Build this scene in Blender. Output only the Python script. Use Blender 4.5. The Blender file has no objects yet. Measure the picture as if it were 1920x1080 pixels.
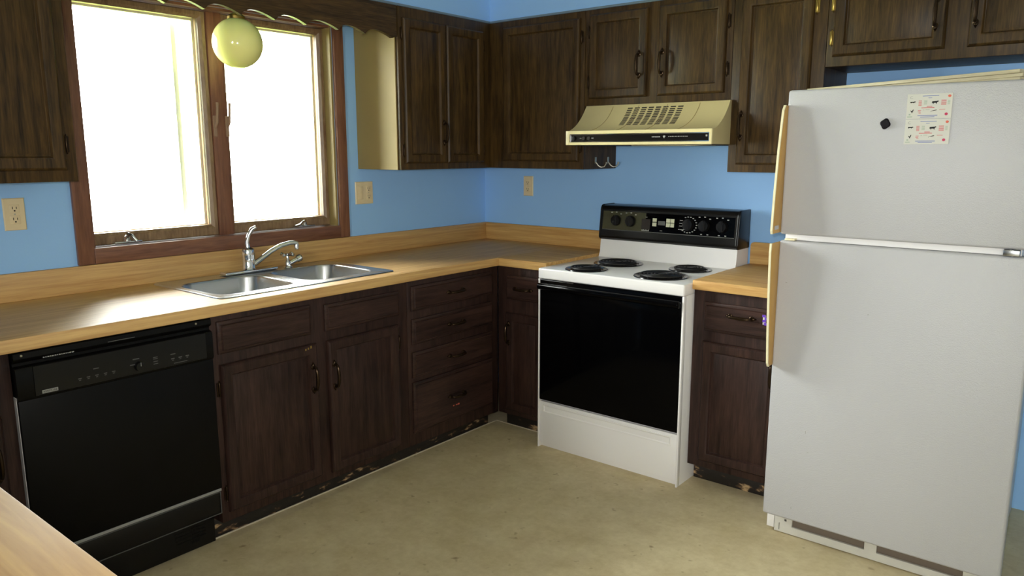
import bpy, bmesh, math, random
from mathutils import Vector, Matrix
random.seed(7)
PI = math.pi
scene = bpy.context.scene
COL = scene.collection

# ------------------------------------------------------------------ camera, sky, lights, exposure
cam_d = bpy.data.cameras.new('camera')
cam = bpy.data.objects.new('camera', cam_d)
COL.objects.link(cam)
CAM = Vector((3.0869, -3.5670, 1.4476))
yaw, pitch = 0.67834, -0.17844
cam.location = CAM
cam.rotation_euler = (PI/2 + pitch, 0.0, yaw)
cam_d.sensor_width = 36.0
cam_d.lens = 1422.69/1920*36.0
cam_d.clip_start = 0.02
scene.camera = cam

world = bpy.data.worlds.new('overcast_sky')
scene.world = world
world.use_nodes = True
wn = world.node_tree.nodes
wn['Background'].inputs['Color'].default_value = (0.97, 1.0, 0.98, 1)
wn['Background'].inputs['Strength'].default_value = 32.0

def area_portal(name, loc, rot, sx, sy):
    l = bpy.data.lights.new(name, 'AREA'); l.shape = 'RECTANGLE'; l.size = sx; l.size_y = sy
    l.cycles.is_portal = True
    o = bpy.data.objects.new(name, l); o.location = loc; o.rotation_euler = rot; COL.objects.link(o)
area_portal('window_portal', (-0.2, -1.73, 1.56), (0, -PI/2, 0), 1.05, 1.3)
area_portal('fill_opening_portal', (3.90, -7.03, 1.45), (PI/2, 0, 0), 0.9, 0.9)  # portal for the unseen opening added behind the viewer

fl = bpy.data.lights.new('camera_flash', 'SPOT')
fl.spot_size = math.radians(98); fl.spot_blend = 1.0
fl.energy = 84.0; fl.color = (1.0, 0.98, 0.95); fl.shadow_soft_size = 0.018
flash = bpy.data.objects.new('camera_flash', fl)
flash.location = CAM + Vector((-0.03, -0.03, 0.045)); flash.rotation_euler = cam.rotation_euler; COL.objects.link(flash)

scene.view_settings.view_transform = 'Standard'
scene.view_settings.look = 'None'
scene.view_settings.gamma = 1.0
scene.view_settings.use_curve_mapping = False
scene.view_settings.exposure = 0.33
try:
    scene.cycles.max_bounces = 10
    scene.cycles.diffuse_bounces = 6
    scene.cycles.transparent_max_bounces = 12
    scene.cycles.use_denoising = True
    scene.cycles.sample_clamp_indirect = 6.0
    scene.cycles.caustics_reflective = False
    scene.cycles.caustics_refractive = False
except Exception:
    pass

# ------------------------------------------------------------------ materials
def srgb(r, g, b):
    f = lambda c: (c/255/12.92) if c/255 <= 0.04045 else ((c/255+0.055)/1.055)**2.4
    return (f(r), f(g), f(b), 1.0)

def new_mat(name):
    m = bpy.data.materials.new(name); m.use_nodes = True
    nt = m.node_tree
    return m, nt, nt.nodes['Principled BSDF']

def plain(name, col, rough=0.5, metal=0.0, spec=0.5, noise=0.0, nscale=20.0, bump=0.0, bscale=200.0, coat=0.0):
    m, nt, b = new_mat(name)
    b.inputs['Base Color'].default_value = col
    b.inputs['Roughness'].default_value = rough
    b.inputs['Metallic'].default_value = metal
    b.inputs['Specular IOR Level'].default_value = spec
    b.inputs['Coat Weight'].default_value = coat
    tc = nt.nodes.new('ShaderNodeTexCoord')
    if noise > 0:
        n = nt.nodes.new('ShaderNodeTexNoise'); n.inputs['Scale'].default_value = nscale; n.inputs['Detail'].default_value = 5
        nt.links.new(tc.outputs['Object'], n.inputs['Vector'])
        mx = nt.nodes.new('ShaderNodeMix'); mx.data_type = 'RGBA'
        mx.inputs[6].default_value = tuple(c*(1-noise) for c in col[:3]) + (1,)
        mx.inputs[7].default_value = tuple(min(1, c*(1+noise)) for c in col[:3]) + (1,)
        nt.links.new(n.outputs['Fac'], mx.inputs[0]); nt.links.new(mx.outputs[2], b.inputs['Base Color'])
    if bump > 0:
        n2 = nt.nodes.new('ShaderNodeTexNoise'); n2.inputs['Scale'].default_value = bscale; n2.inputs['Detail'].default_value = 3
        nt.links.new(tc.outputs['Object'], n2.inputs['Vector'])
        bp = nt.nodes.new('ShaderNodeBump'); bp.inputs['Strength'].default_value = bump; bp.inputs['Distance'].default_value = 0.002
        nt.links.new(n2.outputs['Fac'], bp.inputs['Height']); nt.links.new(bp.outputs['Normal'], b.inputs['Normal'])
    return m

def grain(name, dark, light, scale, rough=0.4, spec=0.5, bump=0.15, lo=0.35, hi=0.7, fine=0.35, blotch=0.0):
    """wood grain: noise stretched along the axis whose scale is small"""
    m, nt, b = new_mat(name)
    tc = nt.nodes.new('ShaderNodeTexCoord')
    mp = nt.nodes.new('ShaderNodeMapping'); mp.inputs['Scale'].default_value = scale
    nt.links.new(tc.outputs['Object'], mp.inputs['Vector'])
    n = nt.nodes.new('ShaderNodeTexNoise'); n.inputs['Scale'].default_value = 1.0; n.inputs['Detail'].default_value = 7
    n.inputs['Roughness'].default_value = 0.62; n.inputs['Distortion'].default_value = 0.6
    nt.links.new(mp.outputs['Vector'], n.inputs['Vector'])
    mp2 = nt.nodes.new('ShaderNodeMapping'); mp2.inputs['Scale'].default_value = tuple(s*5 for s in scale)
    nt.links.new(tc.outputs['Object'], mp2.inputs['Vector'])
    n2 = nt.nodes.new('ShaderNodeTexNoise'); n2.inputs['Scale'].default_value = 1.0; n2.inputs['Detail'].default_value = 3
    nt.links.new(mp2.outputs['Vector'], n2.inputs['Vector'])
    ad = nt.nodes.new('ShaderNodeMix'); ad.data_type = 'FLOAT'; ad.inputs[0].default_value = fine
    nt.links.new(n.outputs['Fac'], ad.inputs[2]); nt.links.new(n2.outputs['Fac'], ad.inputs[3])
    cr = nt.nodes.new('ShaderNodeValToRGB')
    cr.color_ramp.elements[0].position = lo; cr.color_ramp.elements[0].color = dark
    cr.color_ramp.elements[1].position = hi; cr.color_ramp.elements[1].color = light
    nt.links.new(ad.outputs[0], cr.inputs['Fac'])
    out = cr.outputs['Color']
    if blotch > 0:
        n3 = nt.nodes.new('ShaderNodeTexNoise'); n3.inputs['Scale'].default_value = 5.0; n3.inputs['Detail'].default_value = 3
        nt.links.new(tc.outputs['Object'], n3.inputs['Vector'])
        hs = nt.nodes.new('ShaderNodeHueSaturation')
        mr = nt.nodes.new('ShaderNodeMapRange'); mr.inputs[1].default_value = 0.3; mr.inputs[2].default_value = 0.7
        mr.inputs[3].default_value = 1-blotch; mr.inputs[4].default_value = 1+blotch
        nt.links.new(n3.outputs['Fac'], mr.inputs[0]); nt.links.new(mr.outputs[0], hs.inputs['Value'])
        nt.links.new(out, hs.inputs['Color']); out = hs.outputs['Color']
    nt.links.new(out, b.inputs['Base Color'])
    b.inputs['Roughness'].default_value = rough
    b.inputs['Specular IOR Level'].default_value = spec
    if bump > 0:
        bp = nt.nodes.new('ShaderNodeBump'); bp.inputs['Strength'].default_value = bump; bp.inputs['Distance'].default_value = 0.0015
        nt.links.new(ad.outputs[0], bp.inputs['Height']); nt.links.new(bp.outputs['Normal'], b.inputs['Normal'])
    return m

UD, UL = srgb(32, 22, 11), srgb(90, 67, 33)
M = {}
M['up_v']  = grain('oak_dark_vertical', UD, UL, (42, 42, 3.0), 0.46, 0.28, 0.2, blotch=0.12)
M['up_hx'] = grain('oak_dark_along_x', UD, UL, (3.0, 42, 42), 0.46, 0.28, 0.2, blotch=0.12)
M['up_hy'] = grain('oak_dark_along_y', UD, UL, (42, 3.0, 42), 0.46, 0.28, 0.2, blotch=0.12)
BD, BL = srgb(30, 20, 17), srgb(70, 48, 41)
M['b_v']  = grain('oak_red_vertical', BD, BL, (42, 42, 3.0), 0.48, 0.25, 0.2, blotch=0.15)
M['b_hx'] = grain('oak_red_along_x', BD, BL, (3.0, 42, 42), 0.48, 0.25, 0.2, blotch=0.15)
M['b_hy'] = grain('oak_red_along_y', BD, BL, (42, 3.0, 42), 0.48, 0.25, 0.2, blotch=0.15)
M['casing_v'] = grain('window_wood_vertical', srgb(100, 64, 48), srgb(142, 98, 74), (40, 40, 3), 0.4, 0.5, 0.1)
M['sash_wood'] = grain('sash_wood', srgb(112, 86, 62), srgb(158, 132, 100), (30, 30, 6), 0.4, 0.4, 0.08)
M['casing_h'] = grain('window_wood_along_y', srgb(100, 64, 48), srgb(142, 98, 74), (40, 3, 40), 0.35, 0.5, 0.1)
LD, LL = srgb(172, 126, 70), srgb(214, 176, 112)
M['lam_y'] = grain('laminate_along_y', LD, LL, (60, 2.2, 60), 0.5, 0.85, 0.03, 0.3, 0.68, 0.2)
M['lam_x'] = grain('laminate_along_x', LD, LL, (2.2, 60, 60), 0.5, 0.25, 0.03, 0.3, 0.68, 0.2)
M['lam_p'] = grain('laminate_peninsula_dimmed', srgb(150, 108, 54), srgb(188, 150, 84), (2.2, 30, 30), 0.5, 0.25, 0.03, 0.3, 0.68, 0.2)  # same laminate, darkened in colour to stand in for weaker window light
M['wall'] = plain('blue_wall_paint', srgb(151, 197, 246), 0.5, 0, 0.35, noise=0.04, nscale=3, bump=0.12, bscale=120)
M['ceil'] = plain('ceiling_paint', srgb(232, 230, 224), 0.8, 0, 0.2, bump=0.3, bscale=90)
M['white_wall'] = plain('far_wall_paint', srgb(205, 206, 200), 0.7, 0, 0.2, noise=0.03)
M['beige'] = plain('unfinished_panel', srgb(150, 130, 82), 0.55, 0, 0.3, noise=0.05, nscale=14)
M['white'] = plain('white_enamel', srgb(236, 234, 233), 0.22, 0, 0.5, noise=0.012, nscale=4)
M['fridge'] = plain('pebbled_white', srgb(184, 184, 187), 0.32, 0, 0.5, noise=0.02, nscale=3, bump=0.55, bscale=330)
M['almond'] = plain('yellowed_plastic', srgb(196, 152, 76), 0.4, 0, 0.5, noise=0.06, nscale=12)
M['cream'] = plain('cream_plastic', srgb(236, 228, 190), 0.35, 0, 0.5)
M['hood'] = plain('almond_enamel', srgb(196, 182, 134), 0.3, 0, 0.5, noise=0.08, nscale=6)
M['chrome'] = plain('chrome', srgb(225, 228, 232), 0.1, 1.0)
M['steel'] = plain('brushed_steel', srgb(190, 192, 194), 0.27, 1.0, noise=0.05, nscale=40)
M['nickel'] = plain('dull_nickel', srgb(185, 180, 165), 0.35, 1.0)
M['bronze'] = plain('antique_bronze', srgb(58, 44, 30), 0.32, 0.85)
M['brass'] = plain('worn_brass', srgb(176, 150, 84), 0.3, 1.0)
M['black'] = plain('black_plastic', srgb(16, 15, 15), 0.3, 0, 0.3)
M['gloss'] = plain('black_glass', srgb(4, 4, 5), 0.10, 0, 0.11)
M['lock'] = plain('painted_lock', srgb(150, 122, 98), 0.35, 0, 0.5)
M['dw'] = plain('dishwasher_black', srgb(10, 9, 8), 0.4, 0, 0.16, noise=0.1, nscale=9)
M['coil'] = plain('coil_iron', srgb(26, 24, 23), 0.5, 0.3, 0.5)
M['pan'] = plain('drip_pan_black', srgb(22, 20, 20), 0.18, 0.2, 0.5)
M['grey'] = plain('grey_print', srgb(150, 150, 146), 0.5)
M['dgrey'] = plain('dark_grey_print', srgb(84, 84, 82), 0.5)
M['lcd'] = plain('button_cream', srgb(200, 202, 172), 0.5)
M['dark'] = plain('dark_cavity', srgb(40, 34, 30), 0.8)
M['red'] = plain('red_print', srgb(196, 92, 92), 0.6)
M['crimson'] = plain('crimson_print', srgb(186, 40, 84), 0.5)
M['orange'] = plain('orange_print', srgb(206, 96, 72), 0.5)
M['blueprint'] = plain('blue_print', srgb(120, 130, 176), 0.6)
M['greenprint'] = plain('green_print', srgb(150, 170, 150), 0.6)
M['paper'] = plain('card_paper', srgb(200, 199, 190), 0.4)
M['board'] = grain('cream_board', srgb(176, 164, 132), srgb(214, 206, 176), (4, 60, 60), 0.6, 0.3, 0.1)
M['ivory'] = plain('ivory_plate', srgb(224, 206, 166), 0.4)
M['outw'] = plain('outdoor_paint', srgb(244, 242, 226), 0.5)
M['cavity'] = plain('brown_grey_cavity', srgb(112, 100, 88), 0.8)  # brown-grey colour for the plate behind the toe grille openings
M['purple'] = plain('purple_print', srgb(110, 70, 190), 0.4)
M['strip'] = plain('pale_floor_edge', srgb(206, 194, 172), 0.5, noise=0.1, nscale=30)

def glass_mat():
    m = bpy.data.materials.new('window_glass'); m.use_nodes = True
    nt = m.node_tree; nt.nodes.clear()
    o = nt.nodes.new('ShaderNodeOutputMaterial')
    t = nt.nodes.new('ShaderNodeBsdfTransparent'); t.inputs['Color'].default_value = (0.96, 0.97, 0.96, 1)
    g = nt.nodes.new('ShaderNodeBsdfGlossy'); g.inputs['Roughness'].default_value = 0.02
    f = nt.nodes.new('ShaderNodeFresnel'); f.inputs['IOR'].default_value = 1.45
    mx = nt.nodes.new('ShaderNodeMixShader')
    nt.links.new(f.outputs[0], mx.inputs[0]); nt.links.new(t.outputs[0], mx.inputs[1]); nt.links.new(g.outputs[0], mx.inputs[2])
    nt.links.new(mx.outputs[0], o.inputs[0])
    return m
M['glass'] = glass_mat()

def globe_mat():
    m, nt, b = new_mat('milk_glass')
    b.inputs['Base Color'].default_value = srgb(240, 238, 160)
    b.inputs['Roughness'].default_value = 0.12
    b.inputs['Subsurface Weight'].default_value = 0.6
    b.inputs['Subsurface Radius'].default_value = (0.12, 0.12, 0.08)
    b.inputs['Subsurface Scale'].default_value = 0.5
    return m
M['globe'] = globe_mat()

def floor_mat():
    m, nt, b = new_mat('worn_vinyl')
    tc = nt.nodes.new('ShaderNodeTexCoord')
    def noise(s, d):
        n = nt.nodes.new('ShaderNodeTexNoise'); n.inputs['Scale'].default_value = s; n.inputs['Detail'].default_value = d
        n.inputs['Roughness'].default_value = 0.65
        nt.links.new(tc.outputs['Object'], n.inputs['Vector']); return n
    n1 = noise(7, 6); n2 = noise(34, 4); n3 = noise(1.3, 3); n4 = noise(16, 2)
    cr = nt.nodes.new('ShaderNodeValToRGB')
    cr.color_ramp.elements[0].position = 0.3; cr.color_ramp.elements[0].color = srgb(184, 166, 128)
    cr.color_ramp.elements[1].position = 0.68; cr.color_ramp.elements[1].color = srgb(216, 202, 166)
    mx = nt.nodes.new('ShaderNodeMix'); mx.data_type = 'FLOAT'; mx.inputs[0].default_value = 0.35
    nt.links.new(n1.outputs['Fac'], mx.inputs[2]); nt.links.new(n2.outputs['Fac'], mx.inputs[3])
    nt.links.new(mx.outputs[0], cr.inputs['Fac'])
    # broad wear
    hs = nt.nodes.new('ShaderNodeHueSaturation')
    mr = nt.nodes.new('ShaderNodeMapRange'); mr.inputs[1].default_value = 0.3; mr.inputs[2].default_value = 0.7
    mr.inputs[3].default_value = 0.94; mr.inputs[4].default_value = 1.04
    nt.links.new(n3.outputs['Fac'], mr.inputs[0]); nt.links.new(mr.outputs[0], hs.inputs['Value'])
    nt.links.new(cr.outputs['Color'], hs.inputs['Color'])
    # small brown stains
    st = nt.nodes.new('ShaderNodeMapRange'); st.inputs[1].default_value = 0.66; st.inputs[2].default_value = 0.8
    nt.links.new(n4.outputs['Fac'], st.inputs[0])
    m2 = nt.nodes.new('ShaderNodeMix'); m2.data_type = 'RGBA'
    m2.inputs[7].default_value = srgb(128, 104, 74)
    nt.links.new(st.outputs[0], m2.inputs[0]); nt.links.new(hs.outputs['Color'], m2.inputs[6])
    nt.links.new(m2.outputs[2], b.inputs['Base Color'])
    b.inputs['Roughness'].default_value = 0.5
    b.inputs['Specular IOR Level'].default_value = 0.35
    bp = nt.nodes.new('ShaderNodeBump'); bp.inputs['Strength'].default_value = 0.1; bp.inputs['Distance'].default_value = 0.002
    nt.links.new(n2.outputs['Fac'], bp.inputs['Height']); nt.links.new(bp.outputs['Normal'], b.inputs['Normal'])
    return m
M['floor'] = floor_mat()

def toe_mat():
    m, nt, b = new_mat('chipped_black_toe_board')
    tc = nt.nodes.new('ShaderNodeTexCoord')
    mp = nt.nodes.new('ShaderNodeMapping'); mp.inputs['Scale'].default_value = (16, 16, 40)
    nt.links.new(tc.outputs['Object'], mp.inputs['Vector'])
    n = nt.nodes.new('ShaderNodeTexNoise'); n.inputs['Scale'].default_value = 1; n.inputs['Detail'].default_value = 5
    nt.links.new(mp.outputs['Vector'], n.inputs['Vector'])
    cr = nt.nodes.new('ShaderNodeValToRGB'); e = cr.color_ramp.elements
    e[0].position = 0.0; e[0].color = srgb(22, 19, 17)
    e[1].position = 0.56; e[1].color = srgb(30, 25, 21)
    x = e.new(0.60); x.color = srgb(84, 62, 44)
    y = e.new(0.67); y.color = srgb(188, 158, 116)
    nt.links.new(n.outputs['Fac'], cr.inputs['Fac']); nt.links.new(cr.outputs['Color'], b.inputs['Base Color'])
    b.inputs['Roughness'].default_value = 0.5
    bp = nt.nodes.new('ShaderNodeBump'); bp.inputs['Strength'].default_value = 0.5; bp.inputs['Distance'].default_value = 0.004
    nt.links.new(n.outputs['Fac'], bp.inputs['Height']); nt.links.new(bp.outputs['Normal'], b.inputs['Normal'])
    return m
M['toe'] = toe_mat()

# ------------------------------------------------------------------ mesh helpers
class B:
    """collects shapes (world coordinates) into one bmesh"""
    def __init__(s): s.bm = bmesh.new()
    def _merge(s, t):
        me = bpy.data.meshes.new('tmp'); t.to_mesh(me); t.free(); s.bm.from_mesh(me); bpy.data.meshes.remove(me)
    def box(s, x0, x1, y0, y1, z0, z1, bev=0.0, seg=2):
        t = bmesh.new(); bmesh.ops.create_cube(t, size=1)
        for v in t.verts:
            v.co = Vector(((x0+x1)/2+v.co.x*(x1-x0), (y0+y1)/2+v.co.y*(y1-y0), (z0+z1)/2+v.co.z*(z1-z0)))
        if bev > 0:
            bmesh.ops.bevel(t, geom=t.edges[:], offset=bev, segments=seg, profile=0.5, affect='EDGES')
        s._merge(t); return s
    def tube(s, pts, rad, n=12, cap=True):
        pts = [Vector(p) for p in pts]
        if not hasattr(rad, '__len__'): rad = [rad]*len(pts)
        t = bmesh.new(); rings = []
        up = None
        for i, p in enumerate(pts):
            d = (pts[min(i+1, len(pts)-1)] - pts[max(i-1, 0)]).normalized()
            if up is None:
                up = Vector((0, 0, 1)) if abs(d.z) < 0.9 else Vector((1, 0, 0))
            a = d.cross(up).normalized(); bb = a.cross(d).normalized(); up = bb
            rings.append([t.verts.new(p + (a*math.cos(2*PI*k/n) + bb*math.sin(2*PI*k/n))*rad[i]) for k in range(n)])
        for i in range(len(rings)-1):
            for k in range(n):
                t.faces.new((rings[i][k], rings[i][(k+1) % n], rings[i+1][(k+1) % n], rings[i+1][k]))
        if cap:
            t.faces.new(rings[0][::-1]); t.faces.new(rings[-1])
        bmesh.ops.recalc_face_normals(t, faces=t.faces[:])
        s._merge(t); return s
    def lathe(s, c, prof, axis='z', n=24):
        """prof: list of (radius, height) along the axis from point c"""
        c = Vector(c)
        ax = {'x': Vector((1, 0, 0)), 'y': Vector((0, 1, 0)), 'z': Vector((0, 0, 1)), '-y': Vector((0, -1, 0))}[axis] if isinstance(axis, str) else Vector(axis).normalized()
        u = ax.orthogonal().normalized(); w = ax.cross(u)
        t = bmesh.new(); rings = []
        for r, h in prof:
            if r < 1e-6: rings.append([t.verts.new(c+ax*h)])
            else: rings.append([t.verts.new(c+ax*h+(u*math.cos(2*PI*k/n)+w*math.sin(2*PI*k/n))*r) for k in range(n)])
        for i in range(len(rings)-1):
            A, C = rings[i], rings[i+1]
            for k in range(n):
                k2 = (k+1) % n
                if len(A) == 1 and len(C) == 1: continue
                if len(A) == 1: t.faces.new((A[0], C[k2], C[k]))
                elif len(C) == 1: t.faces.new((A[k], A[k2], C[0]))
                else: t.faces.new((A[k], A[k2], C[k2], C[k]))
        if len(rings[0]) > 1: t.faces.new(rings[0][::-1])
        if len(rings[-1]) > 1: t.faces.new(rings[-1])
        bmesh.ops.recalc_face_normals(t, faces=t.faces[:])
        s._merge(t); return s
    def prism(s, poly, a, b, fn, bev=0.0):
        """poly: 2-D points; fn(u, v, w) -> world point, w from a to b"""
        t = bmesh.new()
        A = [t.verts.new(fn(u, v, a)) for u, v in poly]; C = [t.verts.new(fn(u, v, b)) for u, v in poly]
        n = len(poly)
        t.faces.new(A[::-1]); t.faces.new(C)
        for k in range(n): t.faces.new((A[k], A[(k+1) % n], C[(k+1) % n], C[k]))
        bmesh.ops.recalc_face_normals(t, faces=t.faces[:])
        if bev > 0:
            bmesh.ops.bevel(t, geom=t.edges[:], offset=bev, segments=2, profile=0.5, affect='EDGES')
        s._merge(t); return s
    def rings(s, loops, close_first=True, close_last=True):
        """loops: lists of world points of equal length, joined one to the next"""
        t = bmesh.new(); R = [[t.verts.new(p) for p in lp] for lp in loops]; n = len(R[0])
        for i in range(len(R)-1):
            for k in range(n): t.faces.new((R[i][k], R[i][(k+1) % n], R[i+1][(k+1) % n], R[i+1][k]))
        if close_first: t.faces.new(R[0][::-1])
        if close_last: t.faces.new(R[-1])
        bmesh.ops.recalc_face_normals(t, faces=t.faces[:])
        s._merge(t); return s
    def slab(s, us, vs, keep, w0, w1, fn, bev=0.0, front=None):
        """grid of cells (us x vs) with holes, extruded from w0 to w1"""
        t = bmesh.new(); V = {}
        def g(i, j, w):
            k = (i, j, w)
            if k not in V: V[k] = t.verts.new(fn(us[i], vs[j], w))
            return V[k]
        nu, nv = len(us)-1, len(vs)-1
        K = lambda i, j: 0 <= i < nu and 0 <= j < nv and keep((us[i]+us[i+1])/2, (vs[j]+vs[j+1])/2)
        for i in range(nu):
            for j in range(nv):
                if not K(i, j): continue
                t.faces.new((g(i, j, w1), g(i+1, j, w1), g(i+1, j+1, w1), g(i, j+1, w1)))
                t.faces.new((g(i, j, w0), g(i, j+1, w0), g(i+1, j+1, w0), g(i+1, j, w0)))
                if not K(i-1, j): t.faces.new((g(i, j, w0), g(i, j, w1), g(i, j+1, w1), g(i, j+1, w0)))
                if not K(i+1, j): t.faces.new((g(i+1, j, w0), g(i+1, j+1, w0), g(i+1, j+1, w1), g(i+1, j, w1)))
                if not K(i, j-1): t.faces.new((g(i, j, w0), g(i+1, j, w0), g(i+1, j, w1), g(i, j, w1)))
                if not K(i, j+1): t.faces.new((g(i, j+1, w0), g(i, j+1, w1), g(i+1, j+1, w1), g(i+1, j+1, w0)))
        bmesh.ops.recalc_face_normals(t, faces=t.faces[:])
        if bev > 0:
            ed = [e for e in t.edges if len(e.link_faces) == 2 and e.calc_face_angle() > 0.5 and (front is None or front((e.verts[0].co+e.verts[1].co)/2))]
            bmesh.ops.bevel(t, geom=ed, offset=bev, segments=3, profile=0.5, affect='EDGES')
        s._merge(t); return s

ORG = {}
def tag(o, label=None, cat=None, group=None, kind=None):
    if label: o['label'] = label
    if cat: o['category'] = cat
    if group: o['group'] = group
    if kind: o['kind'] = kind
    return o
def thing(name, loc, label, cat, group=None, kind=None):
    o = bpy.data.objects.new(name, None); o.empty_display_size = 0.05; o.location = loc; COL.objects.link(o)
    ORG[o.name] = Vector(loc); return tag(o, label, cat, group, kind)
def to_mesh(b, mat, org, angle=35, name='m'):
    me = bpy.data.meshes.new(name)
    for v in b.bm.verts: v.co -= org
    bmesh.ops.remove_doubles(b.bm, verts=b.bm.verts[:], dist=1e-6)
    b.bm.to_mesh(me); b.bm.free()
    me.materials.append(mat)
    for p in me.polygons: p.use_smooth = True
    me.set_sharp_from_angle(angle=math.radians(angle))
    return me
def obj(name, b, mat, parent=None, label=None, cat=None, group=None, kind=None, loc=None):
    """link the shapes of b as ONE mesh object (a child sits at its root's origin)"""
    org = ORG[parent.name] if parent else Vector(loc or (0, 0, 0))
    if isinstance(mat, str): mat = M[mat]
    o = bpy.data.objects.new(name, to_mesh(b, mat, org, name=name)); COL.objects.link(o)
    if parent: o.parent = parent
    else: o.location = org
    ORG[o.name] = org
    return tag(o, label, cat, group, kind)
def inst(name, me, parent, world, rot=(0, 0, 0), label=None):
    o = bpy.data.objects.new(name, me); COL.objects.link(o); o.parent = parent
    o.location = Vector(world) - ORG[parent.name]; o.rotation_euler = rot
    ORG[o.name] = ORG[parent.name]
    if label: o['label'] = label
    return o
def text(name, s, size, mat, parent, world, right, up, out=0.0006, width=None):
    """raised lettering as a mesh part"""
    cu = bpy.data.curves.new('t', 'FONT'); cu.body = s; cu.size = size; cu.extrude = out/2; cu.align_x = 'CENTER'; cu.align_y = 'CENTER'
    cu.resolution_u = 2
    to = bpy.data.objects.new('t', cu); COL.objects.link(to)
    bpy.context.view_layer.update()
    me = bpy.data.meshes.new_from_object(to.evaluated_get(bpy.context.evaluated_depsgraph_get()))
    bpy.data.objects.remove(to)
    r = Vector(right).normalized(); u = Vector(up).normalized(); n = r.cross(u)
    k = 1.0
    if width:
        xs = [v.co.x for v in me.vertices]; k = width/(max(xs)-min(xs))
    for v in me.vertices: v.co = r*v.co.x*k + u*v.co.y + n*v.co.z
    me.materials.clear(); me.materials.append(M[mat])
    return inst(name, me, parent, world)

LW = lambda u, v, d: Vector((d, u, v))        # left wall run: u = y, depth d = x
BW = lambda u, v, d: Vector((u, -d, v))       # back wall run: u = x, depth d = -y
def rect(u0, u1, v0, v1, ins, d, fn):
    return [fn(u0+ins, v0+ins, d), fn(u1-ins, v0+ins, d), fn(u1-ins, v1-ins, d), fn(u0+ins, v1-ins, d)]

# pulls and hinges, built once: along Z, standing off +X
def pull_mesh():
    b = B(); L = 0.046
    for sgn in (-1, 1):
        b.lathe((0, 0, sgn*L), [(0.0105, 0), (0.0105, 0.003), (0.007, 0.005), (0.005, 0.018)], 'x', 12)
        b.lathe((0.0015, 0, sgn*(L+0.009)), [(0.0, -0.008), (0.0075, -0.004), (0.0075, 0.0), (0.0, 0.012)], (0, 0, sgn), 10)
    pts = [(0.012+0.016*math.cos(t)**0.6 if abs(math.cos(t)) > 1e-6 else 0.012, 0, L*math.sin(t)) for t in [(-1+2*k/12)*PI/2 for k in range(13)]]
    b.tube(pts, [0.0042+0.0030*math.cos((-1+2*k/12)*PI/2) for k in range(13)], 10)
    return to_mesh(b, M['bronze'], Vector(), name='pull')
PULL = pull_mesh()
def hinge_mesh(mat):
    b = B()
    b.box(-0.001, 0.0015, -0.009, 0.009, -0.026, 0.026, 0.0006, 1)
    b.lathe((0.003, 0, -0.034), [(0, 0), (0.003, 0.004), (0.0018, 0.007), (0.0038, 0.01), (0.0038, 0.058), (0.0018, 0.061), (0.003, 0.064), (0, 0.068)], 'z', 10)
    return to_mesh(b, M[mat], Vector(), name='hinge')
HINGE_D = hinge_mesh('bronze'); HINGE_B = hinge_mesh('brass')
RL, RB = (0, 0, 0), (0, 0, -PI/2)
def pull_at(parent, fn, u, v, d, horiz=False):
    back = fn is BW
    rot = ((PI/2, 0, 0) if horiz else (0, 0, 0))
    rot = (rot[0], 0, -PI/2 if back else 0)
    return inst('handle', PULL, parent, fn(u, v, d), rot)

def door(root, fn, u0, u1, v0, v1, d, pre, handle=None, hinges=None, name='door', hmesh=None, fr=0.046):
    """frame-and-panel door: door > panel, handle, hinge"""
    th = 0.019
    b = B()
    b.rings([rect(u0, u1, v0, v1, 0.0, d, fn), rect(u0, u1, v0, v1, 0.0, d+0.009, fn), rect(u0, u1, v0, v1, 0.004, d+0.015, fn),
             rect(u0, u1, v0, v1, 0.009, d+th, fn), rect(u0, u1, v0, v1, fr-0.012, d+th, fn), rect(u0, u1, v0, v1, fr-0.005, d+0.016, fn),
             rect(u0, u1, v0, v1, fr, d+0.006, fn), rect(u0, u1, v0, v1, fr+0.006, d+0.004, fn)], True, False)
    dr = obj(name, b, pre+'_v', root)
    b = B()
    i = fr+0.001
    b.rings([rect(u0, u1, v0, v1, i, d+0.0048, fn), rect(u0, u1, v0, v1, i+0.003, d+0.0062, fn), rect(u0, u1, v0, v1, i+0.010, d+0.0095, fn)], False, True)
    obj('panel', b, pre+'_v', dr)
    if handle: pull_at(dr, fn, handle[0], handle[1], d+th)
    if hinges:
        for u, v in hinges:
            inst('hinge', hmesh or HINGE_D, dr, fn(u, v, d+0.003), RB if fn is BW else RL)
    return dr
def drawer(root, fn, u0, u1, v0, v1, d, pre, handle=True, name='drawer'):
    b = B(); th = 0.019
    b.rings([rect(u0, u1, v0, v1, 0.0, d, fn), rect(u0, u1, v0, v1, 0.0, d+0.008, fn), rect(u0, u1, v0, v1, 0.005, d+0.012, fn),
             rect(u0, u1, v0, v1, 0.012, d+0.0135, fn), rect(u0, u1, v0, v1, 0.015, d+th, fn)], True, True)
    dr = obj(name, b, pre+('_hy' if fn is LW else '_hx'), root)
    if handle: pull_at(dr, fn, (u0+u1)/2, (v0+v1)/2, d+th, True)
    return dr
def pbox(b, fn, u0, u1, v0, v1, d0, d1, bev=0.0):
    p, q = fn(u0, v0, d0), fn(u1, v1, d1)
    b.box(min(p.x, q.x), max(p.x, q.x), min(p.y, q.y), max(p.y, q.y), min(p.z, q.z), max(p.z, q.z), bev)
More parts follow.
